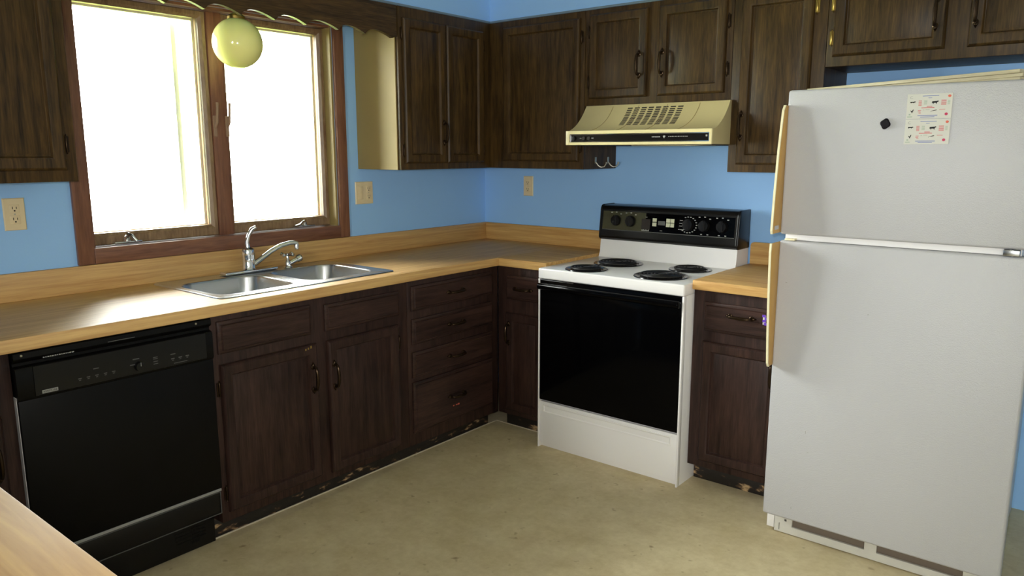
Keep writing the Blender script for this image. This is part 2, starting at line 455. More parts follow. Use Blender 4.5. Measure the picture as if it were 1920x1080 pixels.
def cabinet(name, fn, u0, u1, v0, v1, depth, pre, label, cat='cabinet', group=None, toe=False, toe_d=0.54, wall_gap=0.002, hollow=False):
    """carcass + face frame (+ toe board); doors and drawers are added by the caller"""
    root = thing(name, fn((u0+u1)/2, 0.0 if toe else v0, depth/2), label, cat, group)
    e = 0.0008
    b = B()
    if hollow:
        for q in ((u0+e, u0+0.018, v0, v1, wall_gap, depth-0.019), (u1-0.018, u1-e, v0, v1, wall_gap, depth-0.019),
                  (u0+0.018, u1-0.018, v0, v0+0.018, wall_gap, depth-0.019), (u0+0.018, u1-0.018, v0+0.018, v1, wall_gap, wall_gap+0.008)): pbox(b, fn, *q)
    else: pbox(b, fn, u0+e, u1-e, v0, v1, wall_gap, depth-0.019)
    obj('carcass', b, pre+'_v', root)
    b = B()
    pbox(b, fn, u0+e, u1-e, v0, v1, depth-0.0189, depth, 0.0015)
    obj('face_frame', b, pre+'_v', root)
    if toe:
        b = B(); pbox(b, fn, u0+e, u1-e, 0.0, v0, 0.30, toe_d, 0.001)
        obj('toe_board', b, 'toe', root, label='chipped black toe board')
    return root

# ------------------------------------------------------------------ the room
CEIL = 2.44
WX1, WY0 = 5.2, -7.0
b = B(); b.box(-0.15, WX1+0.1, WY0-0.1, 0.12, -0.1, 0.0)
obj('floor', b, 'floor', None, 'mottled beige sheet vinyl floor with small brown stains', 'floor', kind='structure')
b = B(); b.box(-0.15, WX1+0.1, WY0-0.1, 0.12, CEIL, CEIL+0.1)
obj('ceiling', b, 'ceil', None, 'white ceiling above the kitchen', 'ceiling', kind='structure')
WIN_Y0, WIN_Y1, WIN_Z0, WIN_Z1 = -2.318, -1.133, 1.060, 2.045
b = B()
b.slab([WY0, WIN_Y0, WIN_Y1, 0.0], [0, WIN_Z0, WIN_Z1, CEIL], lambda y, z: not (WIN_Y0 < y < WIN_Y1 and WIN_Z0 < z < WIN_Z1), -0.15, 0.0, LW)
obj('wall_left', b, 'wall', None, 'bright blue painted wall around the kitchen window', 'wall', kind='structure')
b = B(); b.box(-0.15, WX1, 0.0, 0.12, 0, CEIL)
obj('wall_back', b, 'wall', None, 'bright blue painted wall behind the white range and refrigerator', 'wall', kind='structure')
b = B(); b.box(WX1, WX1+0.1, WY0, 0.12, 0, CEIL)
obj('wall_right', b, 'white_wall', None, 'plain pale wall on the right side of the room', 'wall', kind='structure')
b = B()
b.slab([-0.15, 3.45, 4.35, WX1+0.1], [0, 1.00, 1.90, CEIL], lambda x, z: not (3.45 < x < 4.35 and 1.00 < z < 1.90), -WY0, -WY0+0.1, BW)  # unseen opening, added and sized to let in fill light
obj('wall_front', b, 'white_wall', None, 'pale wall with an added opening for fill light behind the viewer', 'wall', kind='structure')

b = B(); b.box(-14.0, -0.16, -12.0, 8.0, -0.5, -0.4)
obj('lawn', b, plain('sunlit_lawn', srgb(150, 166, 92), 0.9, 0, 0.1, noise=0.2, nscale=4), None, 'pale green lawn outside beyond the kitchen window', 'lawn', kind='structure')

# soffit over the wall cabinets
SOF = 2.123
b = B()
us = [0.0, 0.300, 3.4]; vs = [-3.85, -0.300, 0.0]
b.slab(us, vs, lambda x, y: x < 0.3 or y > -0.3, SOF, CEIL, lambda u, v, w: Vector((u, v, w)))
obj('trim_1', b, 'wall', None, 'blue painted soffit box above the dark wall cabinets', 'soffit', kind='structure')
b = B()
b.tube([(0.307, -3.85, SOF+0.006), (0.307, -0.307, SOF+0.006)], 0.0065, 8)
b.tube([(0.307, -0.307, SOF+0.006), (3.39, -0.307, SOF+0.006)], 0.0065, 8)
obj('trim_2', b, plain('grey_cove_strip', srgb(112, 132, 148), 0.5), None, 'thin grey quarter round strip where the cabinets meet the blue soffit', 'trim', kind='structure')

# ------------------------------------------------------------------ kitchen window
win = thing('window_1', (0, -1.725, WIN_Z0), 'wide two-sash casement window in brown wood above the sink', 'window', kind='structure')
CX = 0.018
cy0, cy1 = -2.378, -1.075
def casing(name, y0, y1, z0, z1, mat):
    b = B(); b.box(0.0005, CX, y0, y1, z0, z1, 0.003); obj(name, b, mat, win)
casing('casing', cy0, WIN_Y0, 1.018, 2.105, 'casing_v')
casing('casing', WIN_Y1, cy1, 1.018, 2.105, 'casing_v')
casing('casing', WIN_Y0+0.0005, WIN_Y1-0.0005, WIN_Z1, 2.105, 'casing_h')
casing('sill', WIN_Y0+0.0005, WIN_Y1-0.0005, 1.018, 1.079, 'casing_h')
# jamb liners
b = B(); J = 0.10
b.box(-J, 0.0, WIN_Y1-0.012, WIN_Y1-0.0004, WIN_Z0, WIN_Z1)
obj('jamb', b, 'beige', win, label='pale right side jamb')
b = B(); b.box(-J, 0.0, WIN_Y0+0.0004, WIN_Y0+0.012, WIN_Z0, WIN_Z1)
obj('jamb', b, 'casing_v', win)
b = B(); b.box(-J, 0.0, WIN_Y0+0.0125, WIN_Y1-0.0125, WIN_Z1-0.012, WIN_Z1-0.0004)
obj('head_jamb', b, 'casing_h', win)
b = B(); b.box(-J, 0.0, WIN_Y0+0.0125, WIN_Y1-0.0125, WIN_Z0+0.0004, 1.078)
obj('stool', b, 'casing_h', win)
b = B(); b.box(-J, -0.042, -1.756, -1.686, 1.0785, WIN_Z1-0.0125, 0.003)
obj('mullion', b, 'casing_v', win)
def sash(y0, y1, gy0, gy1, crank, lock_y, lock_s):
    z0, z1, gz0, gz1 = 1.0795, WIN_Z1-0.013, 1.127, 2.001
    b = B()
    loops = [rect(y0, y1, z0, z1, 0, -0.094, LW), rect(y0, y1, z0, z1, 0, -0.055, LW), rect(y0, y1, z0, z1, 0.004, -0.050, LW)]
    def g(i, d): return [LW(gy0-i, gz0-i, d), LW(gy1+i, gz0-i, d), LW(gy1+i, gz1+i, d), LW(gy0-i, gz1+i, d)]
    loops += [g(0.012, -0.050), g(0.006, -0.056), g(0.0, -0.060), g(0.0, -0.094)]
    b.rings(loops + [loops[0]], False, False)
    s = obj('sash', b, 'sash_wood', win)
    b = B(); b.box(-0.078, -0.074, gy0-0.004, gy1+0.004, gz0-0.004, gz1+0.004)
    obj('pane', b, 'glass', s)
    # outdoor stop of pale painted wood seen through the pane
    b = B()
    b.slab([gy0-0.004, gy0+0.006, gy1-0.010, gy1+0.004], [gz0-0.004, gz0+0.004, gz1-0.008, gz1+0.004],
           lambda y, z: not (gy0+0.006 < y < gy1-0.010 and gz0+0.004 < z < gz1-0.008), -0.135, -0.0945, LW)
    obj('outer_stop', b, 'outw', s, label='pale painted outdoor stop')
    # crank operator
    return s
sl = sash(-2.306, -1.7565, -2.290, -1.787, None, 0, 0)
sr = sash(-1.6855, -1.146, -1.672, -1.177, None, 0, 0)
# storm-frame stile outside the left sash
b = B(); b.box(-0.20, -0.150, -1.862, -1.838, 1.10, 2.03, 0.003)
obj('storm_stile', b, 'outw', sl, label='pale storm frame stile outside the left pane')
def crank(parent, y, z, folded):
    b = B()
    b.box(-0.050, -0.020, y-0.055, y+0.055, z-0.012, z-0.002, 0.004)
    b.lathe((-0.034, y, z-0.004), [(0.014, 0), (0.012, 0.016), (0.006, 0.024), (0.0, 0.026)], 'z', 14)
    b.tube([(-0.03, y, z+0.012), (-0.012, y-0.02, z+0.018), (0.0, y-0.05, z+0.004), (0.002, y-0.075, z-0.002)] if folded else
           [(-0.03, y, z+0.010), (-0.010, y-0.006, z+0.028), (0.004, y+0.004, z+0.022), (0.012, y+0.016, z+0.0)], [0.006, 0.006, 0.0055, 0.007], 10)
    obj('crank', b, 'chrome', parent, label='metal crank operator')
crank(sl, -2.168, 1.094, False)
crank(sr, -1.315, 1.094, True)
for par, y, z in ((sl, -1.748, 1.57), (sr, -1.690, 1.57)):
    b = B()
    b.box(-0.046, -0.036, y-0.008, y+0.008, z-0.06, z+0.03, 0.003)
    b.tube([(-0.036, y, z-0.02), (-0.022, y, z), (-0.020, y+0.004, z+0.06), (-0.022, y+0.006, z+0.085)], [0.005, 0.006, 0.005, 0.006], 8)
    obj('sash_lock', b, 'lock', par)

# ------------------------------------------------------------------ wall cabinets
UB, UT, UDP = 1.357, 2.122, 0.316
# left of the window
c = cabinet('wall_cabinet', LW, -3.20, -2.467, 1.347, UT, UDP, 'up', 'dark oak wall cabinet hanging at the left end beyond the window')
door(c, LW, -2.842, -2.503, 1.385, 2.085, UDP, 'up', handle=(-2.815, 1.47), hinges=[(-2.497, 1.47), (-2.497, 2.0)])
door(c, LW, -3.175, -2.850, 1.385, 2.085, UDP, 'up', handle=(-2.878, 1.47))
# right of the window, pale end panel towards the window
c = cabinet('wall_cabinet', LW, -0.990, -0.3165, UB, UT, UDP, 'up', 'dark oak two-door wall cabinet with a pale end panel beside the window')
b = B(); b.box(0.0025, UDP-0.0195, -0.9955, -0.9895, UB+0.0005, UT-0.001)
obj('end_panel', b, 'beige', c, label='pale unfinished end panel')
door(c, LW, -0.967, -0.676, 1.388, 2.072, UDP, 'up', handle=(-0.705, 1.54), hinges=[(-0.973, 1.45), (-0.973, 2.0)])
door(c, LW, -0.671, -0.385, 1.388, 2.072, UDP, 'up', hinges=[(-0.378, 1.45), (-0.378, 2.0)])
# corner, back wall
c = cabinet('wall_cabinet', BW, 0.005, 0.930, UB, UT, UDP, 'up', 'dark oak corner wall cabinet with one wide door left of the range hood')
door(c, BW, 0.412, 0.905, 1.395, 2.090, UDP, 'up', hinges=[(0.912, 1.47), (0.912, 2.0)])
# over the range
c = cabinet('wall_cabinet', BW, 0.931, 1.691, 1.668, UT, UDP, 'up', 'short dark oak two-door wall cabinet above the almond range hood')
door(c, BW, 0.962, 1.280, 1.700, 2.098, UDP, 'up', handle=(1.242, 1.846), hinges=[(0.955, 1.78), (0.955, 2.02)])
door(c, BW, 1.338, 1.664, 1.700, 2.098, UDP, 'up', handle=(1.362, 1.846), hinges=[(1.672, 1.80), (1.672, 2.0)])
# tall, right of the hood
c = cabinet('wall_cabinet', BW, 1.6915, 2.083, UB, UT, UDP, 'up', 'tall single-door dark oak wall cabinet between range hood and refrigerator')
door(c, BW, 1.732, 2.030, 1.390, 2.090, UDP, 'up', handle=(1.752, 1.555), hinges=[(2.040, 2.02)], hmesh=HINGE_B)
# over the refrigerator
c = cabinet('wall_cabinet', BW, 2.0835, 2.980, 1.780, UT, UDP, 'up', 'short dark oak two-door wall cabinet above the refrigerator')
door(c, BW, 2.110, 2.506, 1.817, 2.092, UDP, 'up', handle=(2.472, 1.945), hinges=[(2.103, 1.89), (2.103, 2.02)], hmesh=HINGE_B)
door(c, BW, 2.578, 2.950, 1.817, 2.092, UDP, 'up', handle=(2.600, 1.945), hmesh=HINGE_B)

# scalloped valance board across the window
tips = [-2.41, -2.265, -2.115, -1.965, -1.814, -1.658, -1.507, -1.339, -1.189, -1.024]
poly = [(-2.466, 2.121), (-2.466, 1.985)]
zc, zt = 1.998, 1.972
for i in range(len(tips)):
    y0 = tips[i]
    poly.append((y0, zt))
    if i < len(tips)-1:
        y1 = tips[i+1]
        for k in range(1, 12):
            s = k/12
            # rises fast after the tip, rounds over the crest, runs down to the next tip
            h = math.sin(PI*min(1, s**0.72)) ** 0.9 if 0 < s < 1 else 0
            poly.append((y0+(y1-y0)*s, zt+(zc-zt)*h))
poly += [(-0.9965, 1.980), (-0.9965, 2.121)]
b = B(); b.prism(poly, 0.297, 0.316, LW)
obj('valance', b, 'up_hy', None, 'dark wooden valance board with a scalloped lower edge across the window top', 'valance', loc=(0.306, -1.73, 1.972))

# globe pendant between valance and window
gx, gy, gz, gr = 0.150, -1.733, 1.887, 0.101
pend = thing('pendant_lamp', (gx, gy, SOF), 'round cream glass globe lamp hanging in front of the window', 'lamp')
b = B(); prof = [(0.03, -0.004)]
n = 24; a0 = math.asin(0.03/gr)
prof = [(gr*math.sin(a0+(PI-a0)*k/n), gr*math.cos(a0+(PI-a0)*k/n)) for k in range(n)] + [(0, -gr)]
b.lathe((gx, gy, gz), prof, 'z', 40)
obj('globe_shade', b, 'globe', pend)
b = B(); b.lathe((gx, gy, gz+gr-0.006), [(0.036, 0), (0.036, 0.010), (0.024, 0.020), (0.008, 0.026), (0.0, 0.027)], 'z', 20)
obj('fitter_cap', b, 'brass', pend)
b = B(); b.tube([(gx, gy, gz+gr+0.018), (gx, gy, SOF-0.014)], 0.003, 8)
obj('cord', b, 'brass', pend)
b = B(); b.lathe((gx, gy, SOF-0.0005), [(0.055, 0), (0.05, -0.012), (0.012, -0.022), (0.0, -0.022)], 'z', 20)
obj('canopy', b, 'brass', pend)

# ------------------------------------------------------------------ base cabinets
BZ0, BZ1, BDP = 0.088, 0.873, 0.610
c = cabinet('base_cabinet', LW, -1.252, -0.612, BZ0, BZ1, BDP, 'b', 'dark base cabinet with four stacked drawers in the corner', toe=True)
for v0, v1 in ((0.731, 0.846), (0.574, 0.692), (0.415, 0.536), (0.147, 0.393)):
    drawer(c, LW, -1.229, -0.665, v0, v1, BDP, 'b')
b = B()
for dy, w, h in ((-0.018, 0.008, 0.006), (0.004, 0.012, 0.005), (0.018, 0.010, 0.008)):
    b.box(BDP+0.019, BDP+0.0194, -0.955+dy-w/2, -0.955+dy+w/2, 0.219-h/2, 0.219+h/2)
obj('scrape', b, 'orange', c, label='small orange scrape on the lowest drawer', kind='stuff')
c = cabinet('base_cabinet', LW, -2.203, -1.2525, BZ0, BZ1, BDP, 'b', 'dark wooden sink base cabinet with two doors under the steel sink', toe=True, hollow=True)
drawer(c, LW, -2.177, -1.778, 0.730, 0.849, BDP, 'b', False, 'false_drawer_front')
drawer(c, LW, -1.709, -1.306, 0.728, 0.838, BDP, 'b', False, 'false_drawer_front')
door(c, LW, -2.176, -1.757, 0.125, 0.690, BDP, 'b', handle=(-1.785, 0.552), hinges=[(-2.182, 0.60), (-2.182, 0.20)])
door(c, LW, -1.704, -1.314, 0.118, 0.687, BDP, 'b', handle=(-1.680, 0.540), hinges=[(-1.307, 0.60)])
b = B()
for p, q, s in ((-1.790, 0.681, 0.004), (-1.803, 0.677, 0.003), (-1.815, 0.675, 0.003)):
    b.box(BDP+0.019, BDP+0.0194, p-s, p+s, q-s*1.3, q+s*1.3)
obj('paint_chip', b, 'brass', c, label='yellowish chips at the top of the left door', kind='stuff')
c = cabinet('base_cabinet', LW, -3.175, -2.823, BZ0, BZ1, BDP, 'b', 'dark wooden base cabinet in the near left corner beside the dishwasher', toe=True)
drawer(c, LW, -3.13, -2.862, 0.730, 0.849, BDP, 'b')
door(c, LW, -3.13, -2.862, 0.125, 0.690, BDP, 'b', handle=(-2.888, 0.56))
c = cabinet('base_cabinet', BW, 0.612, 0.9335, BZ0, BZ1, BDP, 'b', 'narrow dark base cabinet between the corner and the white range', toe=True)
drawer(c, BW, 0.672, 0.905, 0.705, 0.828, BDP, 'b')
door(c, BW, 0.672, 0.905, 0.115, 0.635, BDP, 'b', handle=(0.697, 0.53))
c = cabinet('base_cabinet', BW, 1.700, 2.128, BZ0, BZ1, BDP, 'b', 'dark reddish base cabinet between the white range and the refrigerator', toe=True)
dr = drawer(c, BW, 1.752, 2.085, 0.700, 0.825, BDP, 'b', False)
pull_at(dr, BW, 1.916, 0.780, BDP+0.019, True)
door(c, BW, 1.752, 2.085, 0.120, 0.655, BDP, 'b', handle=(2.06, 0.56))
# sticker on the drawer
b = B()
for k, (du, dv) in enumerate(((-0.006, 0.016), (0.004, 0.006), (-0.004, -0.004), (0.002, -0.016))):
    pbox(b, BW, 2.018+du-0.007, 2.018+du+0.007, 0.783+dv-0.005, 0.783+dv+0.005, BDP+0.0192, BDP+0.0200)
st = obj('sticker', b, 'purple', None, 'small purple and white sticker on the drawer front beside the refrigerator', 'sticker', loc=(2.018, -0.629, 0.783))
b = B(); pbox(b, BW, 2.008, 2.020, 0.764, 0.802, BDP+0.0190, BDP+0.0196)
obj('backing', b, 'paper', st, label='white backing')
# peninsula
c = thing('peninsula_cabinet', (1.6, -3.5, 0), 'dark wooden cabinet carrying the near peninsula worktop', 'cabinet')
b = B(); b.box(0.66, 2.18, -3.78, -3.225, BZ0, BZ1, 0.002); obj('carcass', b, 'b_v', c)
b = B(); b.box(0.68, 2.16, -3.74, -3.295, 0.0, BZ0, 0.001); obj('toe_board', b, 'toe', c)
PF = lambda u, v, d: Vector((u, -3.225+d, v))
for u0 in (0.72, 1.20, 1.68):
    door(c, PF, u0, u0+0.45, 0.125, 0.84, 0.0, 'b')

# pale floor edge along the toe boards
b = B(); b.box(0.5405, 0.5455, -2.20, -0.545, 0.0, 0.006, 0.0015)
b.box(0.545, 0.93, -0.5455, -0.5405, 0.0, 0.004, 0.001)
obj('trim_3', b, 'strip', None, 'thin pale curled vinyl edge along the toe boards', 'trim', kind='structure')

# ------------------------------------------------------------------ worktops
CT0, CT1 = 0.8735, 0.9145
SX0, SX1, SY0, SY1 = 0.060, 0.540, -2.100, -1.282           # cut-out under the sink rim
ct = thing('countertop', (0.32, -1.6, CT0), 'wood-look laminate worktop running under the window and round the corner', 'countertop')
XY = lambda u, v, w: Vector((u, v, w))
b = B()
b.slab([0.001, SX0, SX1, 0.636], [-3.188, SY0, SY1, -0.636, -0.001], lambda x, y: not (SX0 < x < SX1 and SY0 < y < SY1), CT0, CT1, XY,
       0.004, lambda p: abs(p.x-0.636) < 1e-4 and p.y < -0.64)
obj('worktop', b, 'lam_y', ct)
b = B()
b.slab([0.6362, 0.934], [-0.636, -0.001], lambda x, y: True, CT0, CT1, XY, 0.004, lambda p: abs(p.y+0.636) < 1e-4)
obj('worktop', b, 'lam_x', ct)
b = B(); b.box(0.001, 0.020, -3.188, -0.001, CT1, 1.0165, 0.003); obj('backsplash', b, 'lam_y', ct)
b = B(); b.box(0.0205, 0.934, -0.020, -0.001, CT1, 1.0165, 0.003); obj('backsplash', b, 'lam_x', ct)
ct2 = thing('countertop', (1.9, -0.32, CT0), 'short piece of wood-look worktop between the range and the refrigerator', 'countertop')
b = B(); b.box(1.701, 2.130, -0.636, -0.001, CT0, CT1, 0.004); obj('worktop', b, 'lam_x', ct2)
b = B()
z0, z1, r = CT1, 1.0175, 0.014
pl = [(1.703, z0), (2.130, z0), (2.130, z1), (1.703+r, z1), (1.703+0.3*r, z1-0.3*r), (1.703, z1-r)]
b.prism(pl, 0.001, 0.020, BW); obj('backsplash', b, 'lam_x', ct2)
ct3 = thing('countertop', (1.25, -3.52, CT0), 'wood-look peninsula worktop in the near left foreground', 'countertop')
b = B(); b.box(0.001, 2.24, -3.84, -3.190, CT0, CT1, 0.004); obj('worktop', b, 'lam_p', ct3)
b = B(); b.box(0.001, 0.020, -3.84, -3.19, CT1, 1.0165, 0.003); obj('backsplash', b, 'lam_y', ct3)

# ------------------------------------------------------------------ sink
def rrect(x0, x1, y0, y1, r, z, n=6):
    P = []
    for cx, cy, a in ((x1-r, y1-r, 0), (x0+r, y1-r, PI/2), (x0+r, y0+r, PI), (x1-r, y0+r, 1.5*PI)):
        for k in range(n+1):
            t = a+PI/2*k/n; P.append(Vector((cx+r*math.cos(t), cy+r*math.sin(t), z)))
    return P
sink = thing('sink', (0.3, -1.69, CT1), 'double bowl stainless steel sink set into the worktop under the window', 'sink')
RX0, RX1, RY0, RY1 = 0.036, 0.560, -2.122, -1.262
bowls = [(0.145, 0.500, -2.085, -1.728), (0.135, 0.500, -1.672, -1.318)]
zr = CT1+0.004
# deck with two openings: four strips + divider, each bowl rim is rounded by its own fillet ring
b = B()
b.rings([rrect(RX0, RX1, RY0, RY1, 0.03, CT1+0.0003), rrect(RX0+0.002, RX1-0.002, RY0+0.002, RY1-0.002, 0.03, zr),
         rrect(RX0+0.012, RX1-0.012, RY0+0.012, RY1-0.012, 0.026, zr+0.001), rrect(RX0+0.018, RX1-0.018, RY0+0.018, RY1-0.018, 0.022, zr-0.001)], False, False)
t = bmesh.new()
outer = rrect(RX0+0.018, RX1-0.018, RY0+0.018, RY1-0.018, 0.022, zr-0.001)
edges = []
def loop(pts):
    vs_ = [t.verts.new(p) for p in pts]
    for k in range(len(vs_)): edges.append(t.edges.new((vs_[k], vs_[(k+1) % len(vs_)])))
loop(outer)
for x0, x1, y0, y1 in bowls: loop(rrect(x0, x1, y0, y1, 0.075, zr-0.001, 8))
bmesh.ops.triangle_fill(t, use_beauty=True, use_dissolve=False, edges=edges)
for f in t.faces:
    if f.normal.z < 0: f.normal_flip()
b._merge(t)
obj('rim', b, 'steel', sink)
for x0, x1, y0, y1 in bowls:
    b = B(); L = []
    for ins, z, r in ((0, zr-0.001, 0.075), (0.004, zr-0.003, 0.073), (0.007, zr-0.010, 0.07), (0.016, zr-0.13, 0.066), (0.024, zr-0.155, 0.06), (0.045, zr-0.165, 0.05), (0.12, zr-0.168, 0.03)):
        L.append(rrect(x0+ins, x1-ins, y0+ins, y1-ins, r, z, 8))
    b.rings(L, False, True)
    bw = obj('bowl', b, 'steel', sink)
    b = B(); b.lathe(((x0+x1)/2, (y0+y1)/2, zr-0.169), [(0.042, 0), (0.042, 0.003), (0.034, 0.003), (0.03, -0.004), (0.0, -0.004)], 'z', 24)
    obj('drain', b, 'chrome', bw)

# faucet
fy = -1.708
fz = CT1+0.0046
fa = thing('faucet', (0.09, fy, fz), 'chrome single lever kitchen faucet behind the double sink', 'faucet')
b = B(); b.box(0.066, 0.120, -1.838, -1.578, fz, fz+0.014, 0.005); obj('base_plate', b, 'chrome', fa)
b = B(); b.lathe((0.092, fy, fz+0.0145), [(0.030, 0), (0.027, 0.006), (0.026, 0.05), (0.0275, 0.062), (0.0275, 0.078), (0.025, 0.088), (0.014, 0.096), (0.0, 0.098)], 'z', 28)
obj('body', b, 'chrome', fa)
b = B()
b.tube([(0.092, fy, fz+0.105), (0.089, fy-0.002, fz+0.135), (0.09, fy+0.008, fz+0.165), (0.098, fy+0.022, fz+0.190), (0.108, fy+0.036, fz+0.200)], [0.011, 0.010, 0.0085, 0.0095, 0.007], 14)
obj('lever', b, 'chrome', fa)
b = B()
b.tube([(0.100, fy+0.022, fz+0.036), (0.110, fy+0.05, fz+0.056), (0.125, fy+0.095, fz+0.088), (0.138, fy+0.135, fz+0.109), (0.150, fy+0.175, fz+0.119), (0.158, fy+0.198, fz+0.119), (0.163, fy+0.210, fz+0.114)],
       [0.012, 0.0115, 0.011, 0.0105, 0.010, 0.010, 0.009], 14)
sp = obj('spout', b, 'chrome', fa)
b = B(); b.lathe((0.161, fy+0.204, fz+0.112), [(0.0095, 0), (0.0105, -0.004), (0.0105, -0.022), (0.008, -0.024)], 'z', 16)
obj('aerator', b, 'chrome', sp)
# small side tap
tx, ty = 0.098, -1.512
tp = thing('side_tap', (tx, ty, fz), 'small chrome tap with a cross handle beside the faucet', 'tap')
b = B(); b.lathe((tx, ty, fz), [(0.021, 0), (0.019, 0.005), (0.013, 0.008), (0.013, 0.024), (0.010, 0.03), (0.007, 0.036), (0.006, 0.052)], 'z', 20)
obj('body', b, 'chrome', tp)
b = B()
for k in range(4):
    a = k*PI/2+0.35
    b.tube([(tx, ty, fz+0.058), (tx+0.014*math.cos(a), ty+0.014*math.sin(a), fz+0.058), (tx+0.031*math.cos(a), ty+0.031*math.sin(a), fz+0.060), (tx+0.036*math.cos(a), ty+0.036*math.sin(a), fz+0.060)], [0.006, 0.005, 0.009, 0.005], 10)
b.lathe((tx, ty, fz+0.052), [(0.008, 0), (0.009, 0.005), (0.007, 0.012), (0.0, 0.014)], 'z', 14)
obj('cross_handle', b, 'chrome', tp)
b = B()
b.tube([(tx, ty+0.008, fz+0.016), (tx+0.005, ty+0.03, fz+0.026), (tx+0.009, ty+0.045, fz+0.034)], [0.0105, 0.0105, 0.0105], 12)
b.lathe((tx+0.008, ty+0.042, fz+0.033), [(0.012, 0), (0.0165, 0.004), (0.0165, 0.022), (0.012, 0.027), (0.0, 0.027)], (0.25, 0.85, 0.35), 16)
obj('spout', b, 'chrome', tp)

# ------------------------------------------------------------------ dishwasher
dw = thing('dishwasher', (0.3, -2.513, 0), 'black built-in dishwasher under the worktop left of the sink', 'dishwasher')
DY0, DY1 = -2.820, -2.206
b = B(); b.box(0.03, 0.585, DY0+0.004, DY1-0.004, 0.13, 0.872); obj('tub', b, 'black', dw)
b = B(); b.box(0.586, 0.631, DY0, DY1, 0.236, 0.725, 0.004); obj('door_panel', b, 'dw', dw)
b = B()
prof = [(0.586, 0.7255), (0.632, 0.7255), (0.636, 0.732), (0.636, 0.818), (0.632, 0.824), (0.616, 0.828), (0.613, 0.836), (0.630, 0.846), (0.634, 0.852), (0.632, 0.868), (0.626, 0.872), (0.586, 0.872)]
b.prism(prof, DY0, DY1, lambda u, v, w: Vector((u, w, v)))
cp = obj('control_panel', b, 'dw', dw)
b = B(); b.rings([rect(-2.775, -2.232, 0.733, 0.824, 0.0, 0.6358, LW), rect(-2.775, -2.232, 0.733, 0.824, 0.001, 0.6385, LW), rect(-2.775, -2.232, 0.733, 0.824, 0.006, 0.6388, LW)], True, True)
obj('fascia', b, 'black', cp)
# badge and button marks
b = B(); b.box(0.6388, 0.6398, -2.757, -2.713, 0.737, 0.7475, 0.0004, 1); bd = obj('badge', b, 'grey', cp, label='small grey name badge')
text('lettering', 'KENMORE', 0.0085, 'black', bd, (0.6400, -2.735, 0.7422), (0, 1, 0), (0, 0, 1), 0.0004, 0.037)
b = B()
for y in (-2.650, -2.625, -2.600, -2.574, -2.549):
    b.box(0.6387, 0.6391, y-0.005, y+0.005, 0.7565, 0.7595); b.box(0.6387, 0.6391, y-0.003, y+0.003, 0.7515, 0.754)
b.box(0.6387, 0.6391, -2.609, -2.592, 0.778, 0.781)
for y in (-2.355, -2.329, -2.304):
    b.box(0.6387, 0.6391, y-0.006, y+0.006, 0.756, 0.760); b.box(0.6387, 0.6391, y-0.003, y+0.003, 0.751, 0.7535)
b.box(0.6387, 0.6391, -2.362, -2.345, 0.772, 0.775); b.box(0.6387, 0.6391, -2.352, -2.305, 0.740, 0.742)
b.box(0.6387, 0.6391, -2.487, -2.466, 0.781, 0.7845); b.box(0.6387, 0.6391, -2.497, -2.480, 0.764, 0.767)
for z in (0.752, 0.760, 0.769, 0.774): b.box(0.6387, 0.6391, -2.421, -2.406, z, z+0.0025)
obj('button_marks', b, 'dgrey', cp, label='rows of small grey button marks', kind='stuff')
b = B(); b.lathe((0.6386, -2.468, 0.757), [(0.016, 0), (0.014, 0.012), (0.0, 0.013)], 'x', 20); b.box(0.650, 0.6528, -2.4695, -2.4665, 0.757, 0.772)
obj('dial', b, 'black', cp)
b = B(); b.box(0.6525, 0.6532, -2.4690, -2.4672, 0.759, 0.771); obj('dial_mark', b, 'grey', cp)
b = B()
x = -2.742
while x < -2.66:
    w = random.uniform(0.003, 0.007); b.box(0.6305, 0.6311, x, x+w, 0.8425, 0.8455); x += w+0.002
obj('lettering_marks', b, 'grey', cp, label='faint row of light lettering above the fascia', kind='stuff')
b = B(); b.box(0.6330, 0.6338, -2.556, -2.472, 0.8535, 0.8555); obj('latch_line', b, 'dgrey', cp)
b = B(); b.box(0.588, 0.628, DY0+0.002, DY1-0.002, 0.2245, 0.2355, 0.002); obj('door_sill', b, 'grey', dw, label='worn grey strip under the door')
b = B(); b.box(0.588, 0.622, DY0+0.002, DY1-0.004, 0.136, 0.222, 0.002); ap = obj('access_panel', b, 'black', dw)
b = B(); b.slab([DY0+0.002, DY0+0.005, DY1-0.007, DY1-0.004], [0.136, 0.139, 0.219, 0.222], lambda y, z: not (DY0+0.005 < y < DY1-0.007 and 0.139 < z < 0.219), 0.6222, 0.6240, LW)
obj('panel_edge', b, 'dgrey', ap, label='thin grey edging of the access panel')
b = B(); b.box(0.535, 0.560, DY0+0.002, DY1-0.002, 0.004, 0.134, 0.002)
for k in range(8): b.box(0.5598, 0.5615, -2.30+0.004*k, -2.2985+0.004*k, 0.03, 0.10)
for k in range(5): b.box(0.5598, 0.562, -2.36, -2.245, 0.045+0.013*k, 0.050+0.013*k)
obj('kick_plate', b, 'black', dw)
b = B(); b.box(0.596, 0.622, DY0-0.0018, DY0-0.0004, 0.30, 0.735); obj('edge_strip', b, 'white', dw, label='white metal edge on the left side')
for yy in (-2.799, -2.262):
    b = B(); b.lathe((0.6335, yy, 0.861), [(0.004, 0), (0.003, 0.0015), (0, 0.002)], 'x', 10); obj('screw', b, 'nickel', cp)
for y0 in (-2.78, -2.24):
    b = B(); b.box(0.20, 0.24, y0-0.02, y0+0.02, 0.0, 0.1295); obj('leg', b, 'black', dw)

